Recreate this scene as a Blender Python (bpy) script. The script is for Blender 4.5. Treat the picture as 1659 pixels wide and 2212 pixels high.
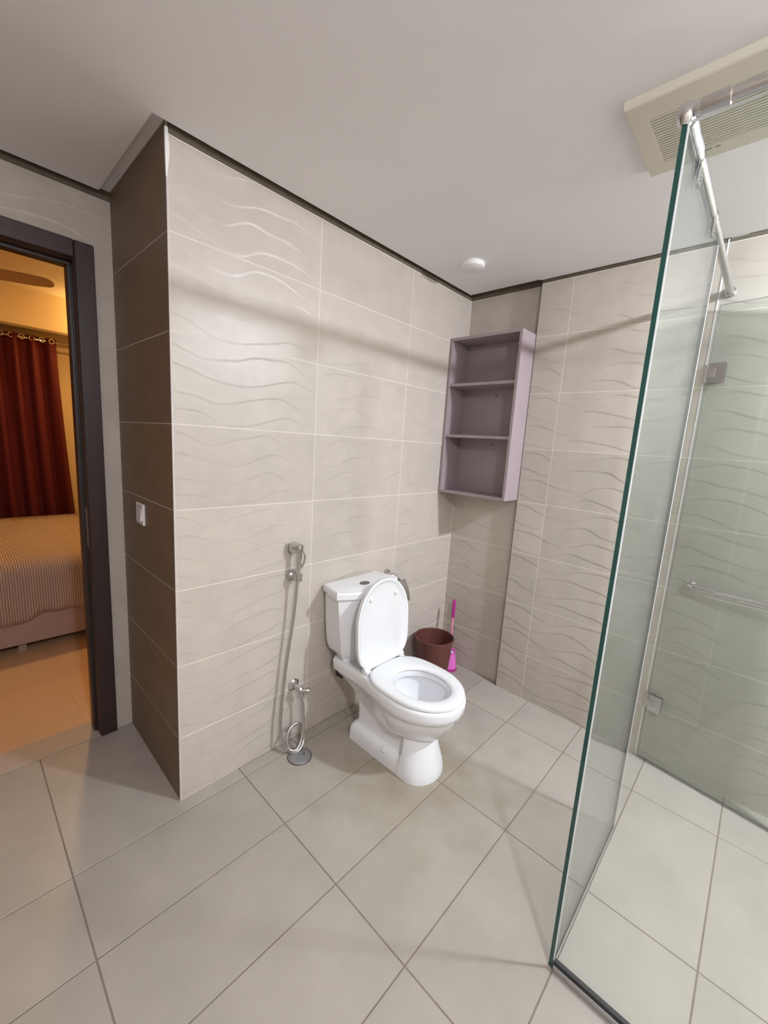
import bpy, math, random
from math import sin, cos, pi, sqrt, atan2
from mathutils import Vector, Matrix

random.seed(7)
scene = bpy.context.scene
COL = scene.collection
for o in list(bpy.data.objects):
    bpy.data.objects.remove(o)

# ------------------------------------------------------------------ camera
cam_d = bpy.data.cameras.new('camera')
cam = bpy.data.objects.new('camera', cam_d)
COL.objects.link(cam)
RIGHT = Vector((0.68683886, -0.72415222, 0.06209622))
DOWN = Vector((-0.07715618, -0.1576003, -0.98448416))
FWD = Vector((0.72270278, 0.67139088, -0.16411883))
M = Matrix((RIGHT, -DOWN, -FWD)).transposed().to_4x4()
M.translation = Vector((-2.26653, -1.50113, 1.45132))
cam.matrix_world = M
cam_d.sensor_fit = 'HORIZONTAL'
cam_d.sensor_width = 36.0
cam_d.lens = 883.66 / 1659.0 * 36.0
cam_d.clip_start = 0.02
scene.camera = cam

# ------------------------------------------------------------------ world, exposure
w = bpy.data.worlds.new('world')
scene.world = w
w.use_nodes = True
w.node_tree.nodes['Background'].inputs[0].default_value = (0, 0, 0, 1)
w.node_tree.nodes['Background'].inputs[1].default_value = 0.0
scene.view_settings.view_transform = 'Standard'
scene.view_settings.look = 'None'
scene.view_settings.gamma = 1.0
scene.view_settings.use_curve_mapping = False
scene.view_settings.exposure = 0.12
scene.cycles.max_bounces = 8
scene.cycles.diffuse_bounces = 4
scene.cycles.glossy_bounces = 4
scene.cycles.transparent_max_bounces = 14
scene.cycles.adaptive_threshold = 0.05
scene.cycles.caustics_reflective = False
scene.cycles.caustics_refractive = False
scene.cycles.sample_clamp_indirect = 4.0

LAMP_R = (-0.36, -2.25, 2.36)     # over the shower
LAMP_L = (-2.22, -2.25, 2.36)     # behind the camera, over the wash area
E_R, E_L = 1400.0, 735.0
E_BED, E_BED2 = 95.0, 430.0

# ------------------------------------------------------------------ materials
MATS = {}


def nodes_of(name):
    m = bpy.data.materials.new(name)
    m.use_nodes = True
    return m, m.node_tree.nodes, m.node_tree.links, m.node_tree.nodes['Principled BSDF']


def plain(name, col, rough=0.5, metal=0.0, spec=0.5, var=0.0, scale=20.0, bump=0.0, coat=0.0):
    m, n, l, b = nodes_of(name)
    b.inputs['Base Color'].default_value = (*col, 1)
    b.inputs['Roughness'].default_value = rough
    b.inputs['Metallic'].default_value = metal
    b.inputs['Specular IOR Level'].default_value = spec
    b.inputs['Coat Weight'].default_value = coat
    if var > 0 or bump > 0:
        tc = n.new('ShaderNodeNewGeometry')
        no = n.new('ShaderNodeTexNoise')
        no.inputs['Scale'].default_value = scale
        no.inputs['Detail'].default_value = 5
        l.new(tc.outputs['Position'], no.inputs['Vector'])
        if var > 0:
            mx = n.new('ShaderNodeMix')
            mx.data_type = 'RGBA'
            mx.inputs['A'].default_value = (*[c * (1 - var) for c in col], 1)
            mx.inputs['B'].default_value = (*[min(1, c * (1 + var)) for c in col], 1)
            l.new(no.outputs['Fac'], mx.inputs['Factor'])
            l.new(mx.outputs['Result'], b.inputs['Base Color'])
        if bump > 0:
            bp = n.new('ShaderNodeBump')
            bp.inputs['Strength'].default_value = 1.0
            bp.inputs['Distance'].default_value = bump
            l.new(no.outputs['Fac'], bp.inputs['Height'])
            l.new(bp.outputs['Normal'], b.inputs['Normal'])
    MATS[name] = m
    return m


def math_node(n, l, op, a, b=None, c=None):
    k = n.new('ShaderNodeMath')
    k.operation = op
    for i, v in enumerate((a, b, c)):
        if v is None:
            continue
        if isinstance(v, (int, float)):
            k.inputs[i].default_value = v
        else:
            l.new(v, k.inputs[i])
    return k.outputs[0]


def wave_tile(name, col, rough=0.36, depth=0.0015):
    """stone-look ceramic with a braided dune relief pressed into it"""
    m, n, l, b = nodes_of(name)
    g = n.new('ShaderNodeNewGeometry')
    sep = n.new('ShaderNodeSeparateXYZ')
    l.new(g.outputs['Position'], sep.inputs[0])
    u = math_node(n, l, 'ADD', sep.outputs[0], sep.outputs[1])
    v = sep.outputs[2]
    slow = n.new('ShaderNodeTexNoise')
    slow.inputs['Scale'].default_value = 3.4
    slow.inputs['Detail'].default_value = 1
    l.new(g.outputs['Position'], slow.inputs['Vector'])
    wob = math_node(n, l, 'MULTIPLY', math_node(n, l, 'SUBTRACT', slow.outputs['Fac'], 0.5), 4.6)

    def family(phase, off, wl, amp, per, mphase):
        ang = math_node(n, l, 'ADD', math_node(n, l, 'MULTIPLY', u, 2 * pi / wl), phase)
        ang = math_node(n, l, 'ADD', ang, wob)
        a = math_node(n, l, 'MULTIPLY', math_node(n, l, 'SINE', ang), amp)
        p = math_node(n, l, 'SUBTRACT', v, a)
        p = math_node(n, l, 'ADD', p, off)
        fr = math_node(n, l, 'FRACT', math_node(n, l, 'DIVIDE', p, per))
        up = math_node(n, l, 'DIVIDE', fr, 0.055)
        dn = math_node(n, l, 'DIVIDE', math_node(n, l, 'SUBTRACT', 1.0, fr), 0.945)
        h = math_node(n, l, 'SMOOTH_MIN', up, dn, 0.10)
        mod = math_node(n, l, 'SINE', math_node(n, l, 'ADD', ang, mphase))
        mod = math_node(n, l, 'MULTIPLY_ADD', mod, 0.38, 0.62)
        return math_node(n, l, 'MULTIPLY', h, mod)
    h1 = family(0.3, 0.0, 0.46, 0.024, 0.15, 0.9)
    h2 = family(2.7, 0.075, 0.43, 0.024, 0.15, 0.4)
    h = math_node(n, l, 'ADD', h1, h2)
    fine = n.new('ShaderNodeTexNoise')
    fine.inputs['Scale'].default_value = 130
    fine.inputs['Detail'].default_value = 2
    l.new(g.outputs['Position'], fine.inputs['Vector'])
    hh = math_node(n, l, 'MULTIPLY_ADD', fine.outputs['Fac'], 0.16, h)
    bp = n.new('ShaderNodeBump')
    bp.inputs['Strength'].default_value = 1.0
    bp.inputs['Distance'].default_value = depth
    l.new(hh, bp.inputs['Height'])
    l.new(bp.outputs['Normal'], b.inputs['Normal'])
    # mottled stone colour, each tile a touch different
    mot = n.new('ShaderNodeTexNoise')
    mot.inputs['Scale'].default_value = 9
    mot.inputs['Detail'].default_value = 5
    mot.inputs['Roughness'].default_value = 0.65
    l.new(g.outputs['Position'], mot.inputs['Vector'])
    oi = n.new('ShaderNodeObjectInfo')
    f = math_node(n, l, 'MULTIPLY_ADD', oi.outputs['Random'], 0.25, math_node(n, l, 'MULTIPLY', mot.outputs['Fac'], 0.9))
    mx = n.new('ShaderNodeMix')
    mx.data_type = 'RGBA'
    mx.inputs['A'].default_value = (*[c * 0.80 for c in col], 1)
    mx.inputs['B'].default_value = (*[min(1, c * 1.15) for c in col], 1)
    l.new(f, mx.inputs['Factor'])
    l.new(mx.outputs['Result'], b.inputs['Base Color'])
    b.inputs['Roughness'].default_value = rough
    b.inputs['Specular IOR Level'].default_value = 0.45
    MATS[name] = m


def floor_tile(name, col, rough, stain):
    m, n, l, b = nodes_of(name)
    g = n.new('ShaderNodeNewGeometry')
    mot = n.new('ShaderNodeTexNoise')
    mot.inputs['Scale'].default_value = 4.5
    mot.inputs['Detail'].default_value = 5
    mot.inputs['Roughness'].default_value = 0.6
    l.new(g.outputs['Position'], mot.inputs['Vector'])
    oi = n.new('ShaderNodeObjectInfo')
    f = math_node(n, l, 'MULTIPLY_ADD', oi.outputs['Random'], 0.2, math_node(n, l, 'MULTIPLY', mot.outputs['Fac'], 0.85))
    mx = n.new('ShaderNodeMix')
    mx.data_type = 'RGBA'
    mx.inputs['A'].default_value = (*[c * 0.78 for c in col], 1)
    mx.inputs['B'].default_value = (*[min(1, c * 1.2) for c in col], 1)
    l.new(f, mx.inputs['Factor'])
    out = mx.outputs['Result']
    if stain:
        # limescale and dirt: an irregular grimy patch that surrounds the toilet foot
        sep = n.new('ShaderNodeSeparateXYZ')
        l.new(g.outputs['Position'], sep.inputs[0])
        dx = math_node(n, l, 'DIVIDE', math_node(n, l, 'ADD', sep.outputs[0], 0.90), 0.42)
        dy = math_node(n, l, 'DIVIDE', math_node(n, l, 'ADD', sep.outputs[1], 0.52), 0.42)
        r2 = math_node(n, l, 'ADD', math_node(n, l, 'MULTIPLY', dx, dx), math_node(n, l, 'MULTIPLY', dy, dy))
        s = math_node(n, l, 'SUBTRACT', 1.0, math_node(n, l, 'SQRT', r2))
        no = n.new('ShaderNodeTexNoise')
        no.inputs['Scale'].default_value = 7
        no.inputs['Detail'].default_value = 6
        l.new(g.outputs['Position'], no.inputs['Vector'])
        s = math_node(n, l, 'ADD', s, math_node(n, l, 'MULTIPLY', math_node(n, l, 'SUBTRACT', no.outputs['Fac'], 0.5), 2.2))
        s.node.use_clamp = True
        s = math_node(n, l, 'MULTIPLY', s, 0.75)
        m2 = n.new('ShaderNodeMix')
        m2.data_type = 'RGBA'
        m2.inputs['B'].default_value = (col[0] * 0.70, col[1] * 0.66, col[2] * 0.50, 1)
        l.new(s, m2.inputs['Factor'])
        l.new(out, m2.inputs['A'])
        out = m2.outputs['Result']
    l.new(out, b.inputs['Base Color'])
    rn = n.new('ShaderNodeTexNoise')
    rn.inputs['Scale'].default_value = 14
    l.new(g.outputs['Position'], rn.inputs['Vector'])
    l.new(math_node(n, l, 'MULTIPLY_ADD', rn.outputs['Fac'], 0.16, rough - 0.08), b.inputs['Roughness'])
    b.inputs['Specular IOR Level'].default_value = 0.4
    MATS[name] = m


def glass_mat(name, tint, film=0.0):
    """clear sheet glass: schlick mirror over a tinted straight-through view, faint dried-water film"""
    m = bpy.data.materials.new(name)
    m.use_nodes = True
    n, l = m.node_tree.nodes, m.node_tree.links
    n.clear()
    out = n.new('ShaderNodeOutputMaterial')
    tr = n.new('ShaderNodeBsdfTransparent')
    tr.inputs[0].default_value = (*tint, 1)
    gl = n.new('ShaderNodeBsdfGlossy')
    gl.inputs['Roughness'].default_value = 0.0
    lw = n.new('ShaderNodeLayerWeight')
    lw.inputs['Blend'].default_value = 0.5
    p = math_node(n, l, 'POWER', lw.outputs['Facing'], 5.0)
    f = math_node(n, l, 'MULTIPLY_ADD', p, 0.90, 0.04)
    mx = n.new('ShaderNodeMixShader')
    l.new(f, mx.inputs[0])
    l.new(tr.outputs[0], mx.inputs[1])
    l.new(gl.outputs[0], mx.inputs[2])
    sh = mx.outputs[0]
    if film > 0:
        g = n.new('ShaderNodeNewGeometry')
        no = n.new('ShaderNodeTexNoise')
        no.inputs['Scale'].default_value = 5
        no.inputs['Detail'].default_value = 6
        l.new(g.outputs['Position'], no.inputs['Vector'])
        df = n.new('ShaderNodeBsdfDiffuse')
        df.inputs[0].default_value = (0.8, 0.83, 0.8, 1)
        m2 = n.new('ShaderNodeMixShader')
        l.new(math_node(n, l, 'MULTIPLY', no.outputs['Fac'], film * 2), m2.inputs[0])
        l.new(sh, m2.inputs[1])
        l.new(df.outputs[0], m2.inputs[2])
        sh = m2.outputs[0]
    l.new(sh, out.inputs[0])
    MATS[name] = m


def emit_mat(name, col, strength):
    m = bpy.data.materials.new(name)
    m.use_nodes = True
    n, l = m.node_tree.nodes, m.node_tree.links
    n.clear()
    out = n.new('ShaderNodeOutputMaterial')
    e = n.new('ShaderNodeEmission')
    e.inputs[0].default_value = (*col, 1)
    e.inputs[1].default_value = strength
    l.new(e.outputs[0], out.inputs[0])
    MATS[name] = m


def wood_mat(name, c1, c2, rough, axis_scale):
    m, n, l, b = nodes_of(name)
    g = n.new('ShaderNodeNewGeometry')
    mp = n.new('ShaderNodeMapping')
    mp.inputs['Scale'].default_value = axis_scale
    l.new(g.outputs['Position'], mp.inputs['Vector'])
    no = n.new('ShaderNodeTexNoise')
    no.inputs['Scale'].default_value = 6
    no.inputs['Detail'].default_value = 6
    l.new(mp.outputs[0], no.inputs['Vector'])
    mx = n.new('ShaderNodeMix')
    mx.data_type = 'RGBA'
    mx.inputs['A'].default_value = (*c1, 1)
    mx.inputs['B'].default_value = (*c2, 1)
    l.new(no.outputs['Fac'], mx.inputs['Factor'])
    l.new(mx.outputs['Result'], b.inputs['Base Color'])
    b.inputs['Roughness'].default_value = rough
    MATS[name] = m


def stripe_fabric(name, c1, c2, scale):
    m, n, l, b = nodes_of(name)
    g = n.new('ShaderNodeNewGeometry')
    sep = n.new('ShaderNodeSeparateXYZ')
    l.new(g.outputs['Position'], sep.inputs[0])
    s = math_node(n, l, 'SINE', math_node(n, l, 'MULTIPLY', sep.outputs[0], scale))
    f = math_node(n, l, 'MULTIPLY_ADD', s, 0.5, 0.5)
    mx = n.new('ShaderNodeMix')
    mx.data_type = 'RGBA'
    mx.inputs['A'].default_value = (*c1, 1)
    mx.inputs['B'].default_value = (*c2, 1)
    l.new(f, mx.inputs['Factor'])
    l.new(mx.outputs['Result'], b.inputs['Base Color'])
    bp = n.new('ShaderNodeBump')
    bp.inputs['Distance'].default_value = 0.004
    l.new(f, bp.inputs['Height'])
    l.new(bp.outputs['Normal'], b.inputs['Normal'])
    b.inputs['Roughness'].default_value = 0.9
    MATS[name] = m


def wall_grid(name, col, grout):
    """plain tiled wall for the sides of the room the photograph does not show"""
    m, n, l, b = nodes_of(name)
    g = n.new('ShaderNodeNewGeometry')
    sep = n.new('ShaderNodeSeparateXYZ')
    l.new(g.outputs['Position'], sep.inputs[0])
    u = math_node(n, l, 'ADD', sep.outputs[0], sep.outputs[1])
    cb = n.new('ShaderNodeCombineXYZ')
    l.new(u, cb.inputs[0])
    l.new(math_node(n, l, 'SUBTRACT', sep.outputs[2], 0.274), cb.inputs[1])
    bt = n.new('ShaderNodeTexBrick')
    bt.offset = 0
    bt.inputs['Scale'].default_value = 1
    bt.inputs['Brick Width'].default_value = 0.6
    bt.inputs['Row Height'].default_value = 0.3
    bt.inputs['Mortar Size'].default_value = 0.0012
    bt.inputs['Color1'].default_value = (*col, 1)
    bt.inputs['Color2'].default_value = (*[c * 0.95 for c in col], 1)
    bt.inputs['Mortar'].default_value = (*grout, 1)
    l.new(cb.outputs[0], bt.inputs['Vector'])
    l.new(bt.outputs['Color'], b.inputs['Base Color'])
    b.inputs['Roughness'].default_value = 0.4
    MATS[name] = m


TILE = (0.515, 0.465, 0.40)
wave_tile('wall_tile', TILE)
wave_tile('shaded_tile', (0.165, 0.112, 0.075), rough=0.5, depth=0.001)  # wall tile again, with the unlit side's shade put into a darker colour
plain('grout_light', (0.80, 0.74, 0.63), 0.85, var=0.08)
plain('grout_floor', (0.20, 0.165, 0.125), 0.9, var=0.25, scale=9)
plain('plaster', (0.55, 0.51, 0.47), 0.9, var=0.05, scale=14, bump=0.0008)
plain('ceiling_paint', (0.90, 0.89, 0.90), 0.85, var=0.02, scale=3, bump=0.0004)
plain('trim_white', (0.8, 0.78, 0.75), 0.45)
plain('bead', (0.56, 0.50, 0.48), 0.5)
plain('shaded_cement', (0.13, 0.11, 0.075), 0.95, var=0.3, scale=40, bump=0.003)  # raw cement, darkened to carry the shade of the ceiling gap
plain('sealant_grey', (0.5, 0.52, 0.50), 0.4)
plain('dark_steel', (0.22, 0.21, 0.20), 0.3, metal=0.9)
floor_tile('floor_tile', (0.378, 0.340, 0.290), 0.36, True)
plain('bed_floor', (0.62, 0.42, 0.25), 0.28, var=0.05, scale=3)
wall_grid('far_tile', TILE, (0.6, 0.55, 0.46))
plain('porcelain', (0.83, 0.83, 0.845), 0.12, spec=0.5, coat=0.3)
plain('seat_plastic', (0.80, 0.81, 0.81), 0.24)
plain('chrome', (0.62, 0.61, 0.60), 0.13, metal=1.0)
plain('steel', (0.55, 0.53, 0.51), 0.3, metal=1.0, var=0.06, scale=40)
plain('drain_metal', (0.34, 0.34, 0.33), 0.42, metal=0.6, var=0.2, scale=60)
plain('dark_gap', (0.03, 0.028, 0.025), 0.8)
plain('black_rubber', (0.012, 0.012, 0.012), 0.5)
plain('mauve_board', (0.33, 0.265, 0.275), 0.55, var=0.05, scale=30)
plain('mauve_edge', (0.29, 0.235, 0.23), 0.6, var=0.05, scale=30)
plain('brown_plastic', (0.115, 0.036, 0.028), 0.5, var=0.04)
plain('pink_plastic', (0.75, 0.16, 0.55), 0.4)
plain('light_pink_plastic', (0.85, 0.28, 0.42), 0.4)
plain('magenta_plastic', (0.42, 0.03, 0.22), 0.4)
plain('white_bristle', (0.8, 0.8, 0.8), 0.9)
plain('cream_plastic', (0.68, 0.62, 0.49), 0.5)
plain('vent_plastic', (0.66, 0.63, 0.53), 0.5)
plain('vent_dark', (0.20, 0.19, 0.14), 0.8)
plain('mark_ink', (0.06, 0.07, 0.06), 0.6)
plain('white_plastic', (0.82, 0.81, 0.79), 0.4)
plain('switch_plastic', (0.80, 0.78, 0.78), 0.12, coat=0.5)
plain('aluminium', (0.52, 0.51, 0.51), 0.38, metal=0.9)
plain('glass_edge', (0.004, 0.055, 0.045), 0.15, coat=0.5)
plain('seal_white', (0.85, 0.87, 0.88), 0.3)
plain('plastic_wrap', (0.72, 0.72, 0.74), 0.16, metal=0.55, var=0.15, scale=80, bump=0.002)
wood_mat('dark_wood', (0.026, 0.012, 0.009), (0.044, 0.024, 0.021), 0.42, (12, 12, 0.8))
wood_mat('bed_wood', (0.34, 0.25, 0.22), (0.44, 0.33, 0.29), 0.55, (0.8, 8, 10))
plain('red_fabric', (0.088, 0.0022, 0.005), 0.85, var=0.15, scale=200, bump=0.0006)
stripe_fabric('spread_fabric', (0.60, 0.47, 0.36), (0.30, 0.21, 0.19), 2 * pi / 0.0128)
plain('mattress_white', (0.7, 0.66, 0.6), 0.9)
plain('warm_wall', (0.72, 0.58, 0.36), 0.8, var=0.03, scale=6)
plain('warm_ceiling', (0.70, 0.60, 0.46), 0.85)
plain('ledge_shade', (0.25, 0.17, 0.08), 0.7)  # dark colour stands in for the shade under the bulkhead
plain('fan_brown', (0.60, 0.40, 0.19), 0.5)
plain('threshold_stone', (0.42, 0.36, 0.30), 0.4, var=0.1, scale=12)
glass_mat('clear_glass', (0.95, 0.968, 0.957), 0.026)
glass_mat('door_glass', (0.915, 0.94, 0.922), 0.022)
glass_mat('water', (0.93, 0.95, 0.96))
emit_mat('lamp_right', (1.0, 1.05, 1.20), E_R)
emit_mat('lamp_left', (1.0, 1.02, 1.13), E_L)
emit_mat('lamp_warm', (1.0, 0.60, 0.20), E_BED)
emit_mat('lamp_warm_down', (1.0, 0.55, 0.19), E_BED2)

# ------------------------------------------------------------------ mesh helpers


class MB:
    def __init__(self):
        self.v, self.f, self.m = [], [], []
        self.mi = 0

    def face(self, *idx):
        self.f.append(tuple(idx))
        self.m.append(self.mi)

    def box(self, x0, x1, y0, y1, z0, z1):
        b = len(self.v)
        for z in (z0, z1):
            for (x, y) in ((x0, y0), (x1, y0), (x1, y1), (x0, y1)):
                self.v.append((x, y, z))
        for q in ((0, 3, 2, 1), (4, 5, 6, 7), (0, 1, 5, 4), (1, 2, 6, 5), (2, 3, 7, 6), (3, 0, 4, 7)):
            self.face(*[b + i for i in q])
        return self

    def bbox(self, x0, x1, y0, y1, z0, z1, r):
        """box with chamfered edges"""
        b = len(self.v)
        xs, ys, zs = (x0, x1), (y0, y1), (z0, z1)
        idx = {}
        for i in (0, 1):
            for j in (0, 1):
                for k in (0, 1):
                    sx, sy, sz = (1 - 2 * i), (1 - 2 * j), (1 - 2 * k)
                    for a in range(3):
                        p = [xs[i] + sx * r, ys[j] + sy * r, zs[k] + sz * r]
                        p[a] = (xs[i], ys[j], zs[k])[a]
                        idx[(i, j, k, a)] = len(self.v)
                        self.v.append(tuple(p))
        g = idx
        for s in (0, 1):
            q = [g[(s, 0, 0, 0)], g[(s, 1, 0, 0)], g[(s, 1, 1, 0)], g[(s, 0, 1, 0)]]
            self.face(*(q if s else q[::-1]))
            q = [g[(0, s, 0, 1)], g[(0, s, 1, 1)], g[(1, s, 1, 1)], g[(1, s, 0, 1)]]
            self.face(*(q if s else q[::-1]))
            q = [g[(0, 0, s, 2)], g[(1, 0, s, 2)], g[(1, 1, s, 2)], g[(0, 1, s, 2)]]
            self.face(*(q if s else q[::-1]))
        for a in (0, 1):
            for c in (0, 1):
                q = [g[(a, c, 0, 0)], g[(a, c, 0, 1)], g[(a, c, 1, 1)], g[(a, c, 1, 0)]]
                self.face(*(q if (a == c) else q[::-1]))
                q = [g[(a, 0, c, 0)], g[(a, 0, c, 2)], g[(a, 1, c, 2)], g[(a, 1, c, 0)]]
                self.face(*(q if (a != c) else q[::-1]))
                q = [g[(0, a, c, 1)], g[(0, a, c, 2)], g[(1, a, c, 2)], g[(1, a, c, 1)]]
                self.face(*(q if (a == c) else q[::-1]))
        for i in (0, 1):
            for j in (0, 1):
                for k in (0, 1):
                    q = [g[(i, j, k, 0)], g[(i, j, k, 1)], g[(i, j, k, 2)]]
                    self.face(*(q if (i + j + k) % 2 == 1 else q[::-1]))
        return self

    def loft(self, loops, cap0=False, cap1=False, closed=True):
        b = len(self.v)
        n = len(loops[0])
        for lp in loops:
            self.v.extend([tuple(p) for p in lp])
        for i in range(len(loops) - 1):
            for j in range(n if closed else n - 1):
                k = (j + 1) % n
                self.face(b + i * n + j, b + i * n + k, b + (i + 1) * n + k, b + (i + 1) * n + j)
        if cap0:
            self.face(*[b + j for j in range(n)][::-1])
        if cap1:
            self.face(*[b + (len(loops) - 1) * n + j for j in range(n)])
        return self

    def lathe(self, origin, axis, prof, seg=32, cap0=True, cap1=True):
        """prof: list of (radius, distance along axis)"""
        ax = Vector(axis).normalized()
        t = Vector((1, 0, 0)) if abs(ax.x) < 0.8 else Vector((0, 1, 0))
        e1 = ax.cross(t).normalized()
        e2 = ax.cross(e1)
        o = Vector(origin)
        loops = []
        for r, d in prof:
            loops.append([o + ax * d + (e1 * cos(2 * pi * i / seg) + e2 * sin(2 * pi * i / seg)) * max(r, 1e-5) for i in range(seg)])
        return self.loft(loops, cap0, cap1)

    def tube(self, pts, r, seg=12, sub=6, caps=True):
        P = [Vector(p) for p in pts]
        path = []
        if sub > 1 and len(P) > 2:
            Q = [P[0] * 2 - P[1]] + P + [P[-1] * 2 - P[-2]]
            for i in range(1, len(Q) - 2):
                p0, p1, p2, p3 = Q[i - 1], Q[i], Q[i + 1], Q[i + 2]
                for s in range(sub):
                    t = s / sub
                    path.append(0.5 * ((2 * p1) + (p2 - p0) * t + (2 * p0 - 5 * p1 + 4 * p2 - p3) * t * t + (3 * p1 - p0 - 3 * p2 + p3) * t ** 3))
            path.append(P[-1])
        else:
            path = P
        loops = []
        nrm = None
        for i, p in enumerate(path):
            d = (path[min(i + 1, len(path) - 1)] - path[max(i - 1, 0)]).normalized()
            if nrm is None:
                t = Vector((0, 0, 1)) if abs(d.z) < 0.8 else Vector((1, 0, 0))
                nrm = d.cross(t).normalized()
            else:
                nrm = (nrm - d * nrm.dot(d)).normalized()
            bn = d.cross(nrm)
            rr = r(i / (len(path) - 1)) if callable(r) else r
            loops.append([p + (nrm * cos(2 * pi * k / seg) + bn * sin(2 * pi * k / seg)) * rr for k in range(seg)])
        return self.loft(loops, caps, caps)

    def prism(self, poly, z0, z1):
        lo = [(x, y, z0) for x, y in poly]
        hi = [(x, y, z1) for x, y in poly]
        return self.loft([lo, hi], True, True)


OFF = {}


def make(name, mb, mats, parent=None, smooth=False, origin=None, label=None, rot=None):
    """link one mesh object; vertices are given in world space"""
    me = bpy.data.meshes.new(name)
    base = Vector(origin) if origin is not None else (OFF[parent.name] if parent else Vector((0, 0, 0)))
    me.from_pydata([tuple(Vector(p) - base) for p in mb.v], [], mb.f)
    for mm in ([mats] if isinstance(mats, str) else mats):
        me.materials.append(MATS[mm])
    me.polygons.foreach_set('material_index', mb.m)
    if smooth is True:
        me.polygons.foreach_set('use_smooth', [True] * len(mb.f))
    me.update()
    import bmesh
    bm = bmesh.new()
    bm.from_mesh(me)
    bmesh.ops.recalc_face_normals(bm, faces=bm.faces)
    bm.to_mesh(me)
    bm.free()
    if isinstance(smooth, float):
        me.polygons.foreach_set('use_smooth', [True] * len(me.polygons))
        me.set_sharp_from_angle(angle=smooth)
    o = bpy.data.objects.new(name, me)
    COL.objects.link(o)
    if parent:
        o.parent = parent
        o.location = base - OFF[parent.name]
    else:
        o.location = base
    OFF[o.name] = base
    if label:
        o['label'] = label
    return o


def thing(name, loc, label, cat, group=None):
    e = bpy.data.objects.new(name, None)
    e.empty_display_size = 0.1
    COL.objects.link(e)
    e.location = loc
    e['label'] = label
    e['category'] = cat
    if group:
        e['group'] = group
    OFF[e.name] = Vector(loc)
    return e


def tag(o, label, cat, group=None):
    o['label'] = label
    o['category'] = cat
    if group:
        o['group'] = group
    return o


def struct(name, mb, mats, label, smooth=False):
    o = make(name, mb, mats, None, smooth)
    o['kind'] = 'structure'
    o['label'] = label
    return o


# ------------------------------------------------------------------ tiles
TCACHE = {}
TT = 0.008          # tile body thickness built
PROUD = 0.0005      # tile face above the grout


def tile_mesh(axis, sign, a, b, mat):
    """axis: normal axis; a, b: sizes along the two other axes (in axis order); face centred on the origin"""
    key = (axis, sign, round(a, 4), round(b, 4), mat)
    if key in TCACHE:
        return TCACHE[key]
    ha, hb, c = a / 2, b / 2, 0.0007
    L = [(ha, hb, -TT), (ha, hb, -c), (ha - c, hb - c, 0)]
    vs, fs = [], []
    for (x, y, d) in L:
        for sx, sy in ((-1, -1), (1, -1), (1, 1), (-1, 1)):
            vs.append((sx * x, sy * y, d * sign))
    for i in (0, 1):
        for j in range(4):
            k = (j + 1) % 4
            fs.append((i * 4 + j, i * 4 + k, i * 4 + 4 + k, i * 4 + 4 + j))
    fs.append((8, 9, 10, 11))
    out = []
    for p in vs:
        q = [0, 0, 0]
        o2 = [i for i in range(3) if i != axis]
        q[o2[0]], q[o2[1]], q[axis] = p[0], p[1], p[2]
        out.append(tuple(q))
    me = bpy.data.meshes.new('tile')
    me.from_pydata(out, [], fs)
    me.materials.append(MATS[mat])
    import bmesh
    bm = bmesh.new()
    bm.from_mesh(me)
    bmesh.ops.recalc_face_normals(bm, faces=bm.faces)
    bm.to_mesh(me)
    bm.free()
    # open backs: make sure the face looks along the wall normal
    if me.polygons[-1].normal[axis] * sign < 0:
        me.flip_normals()
    TCACHE[key] = me
    return me


def tile_field(parent, axis, sign, plane, ca, cb, mat, gap, name='tile', skip=None):
    """lay tiles between the joint positions ca and cb (sorted lists, along the two other axes)"""
    o2 = [i for i in range(3) if i != axis]
    for i in range(len(ca) - 1):
        for j in range(len(cb) - 1):
            a0, a1, b0, b1 = ca[i] + gap / 2, ca[i + 1] - gap / 2, cb[j] + gap / 2, cb[j + 1] - gap / 2
            if a1 - a0 < 0.004 or b1 - b0 < 0.004:
                continue
            if skip and skip((a0 + a1) / 2, (b0 + b1) / 2):
                continue
            o = bpy.data.objects.new(name, tile_mesh(axis, sign, a1 - a0, b1 - b0, mat))
            COL.objects.link(o)
            o.parent = parent
            loc = [0, 0, 0]
            loc[axis] = plane
            loc[o2[0]] = (a0 + a1) / 2
            loc[o2[1]] = (b0 + b1) / 2
            o.location = Vector(loc) - OFF[parent.name]


H = 2.36           # ceiling underside
XL = -1.734        # left edge of the toilet wall
YD = 0.618         # door wall face
XW = -0.012        # shelf wall face (the part that stands proud)
XN = 0.022         # shelf wall face in the shallow niche
YS = -0.455        # where the niche ends
X_OUT, Y_OUT = -3.15, -2.75
ROWS = [0.0] + [0.274 + 0.3 * k for k in range(7)] + [2.344]      # wall joints, tiles stop short of the ceiling
GW = 0.0021

# toilet wall
wb = struct('wall_back', MB().box(XL + 0.004, XN + 0.06, PROUD, 0.10, 0, 2.60), 'grout_light',
            'beige wave-relief tiled wall behind the toilet')
tile_field(wb, 1, -1, 0.0, [XL + 0.004, -1.132, -0.536, XN - 0.002], ROWS, 'wall_tile', GW)
make('gap_shade_band', MB().box(XL + 0.005, XN, -0.0004, PROUD, 2.346, 2.6), 'shaded_cement', wb, label='raw wall top above the last tile row, gap shade in its colour')
# return wall beside the door
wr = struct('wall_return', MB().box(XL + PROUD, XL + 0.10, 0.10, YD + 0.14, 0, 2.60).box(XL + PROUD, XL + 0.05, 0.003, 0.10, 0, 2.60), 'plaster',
            'tiled side of the wall corner facing the doorway, its shade in the tile colour')
tile_field(wr, 0, -1, XL, [0.003, 0.603, YD], ROWS[:-1] + [2.380], 'shaded_tile', GW)
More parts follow.
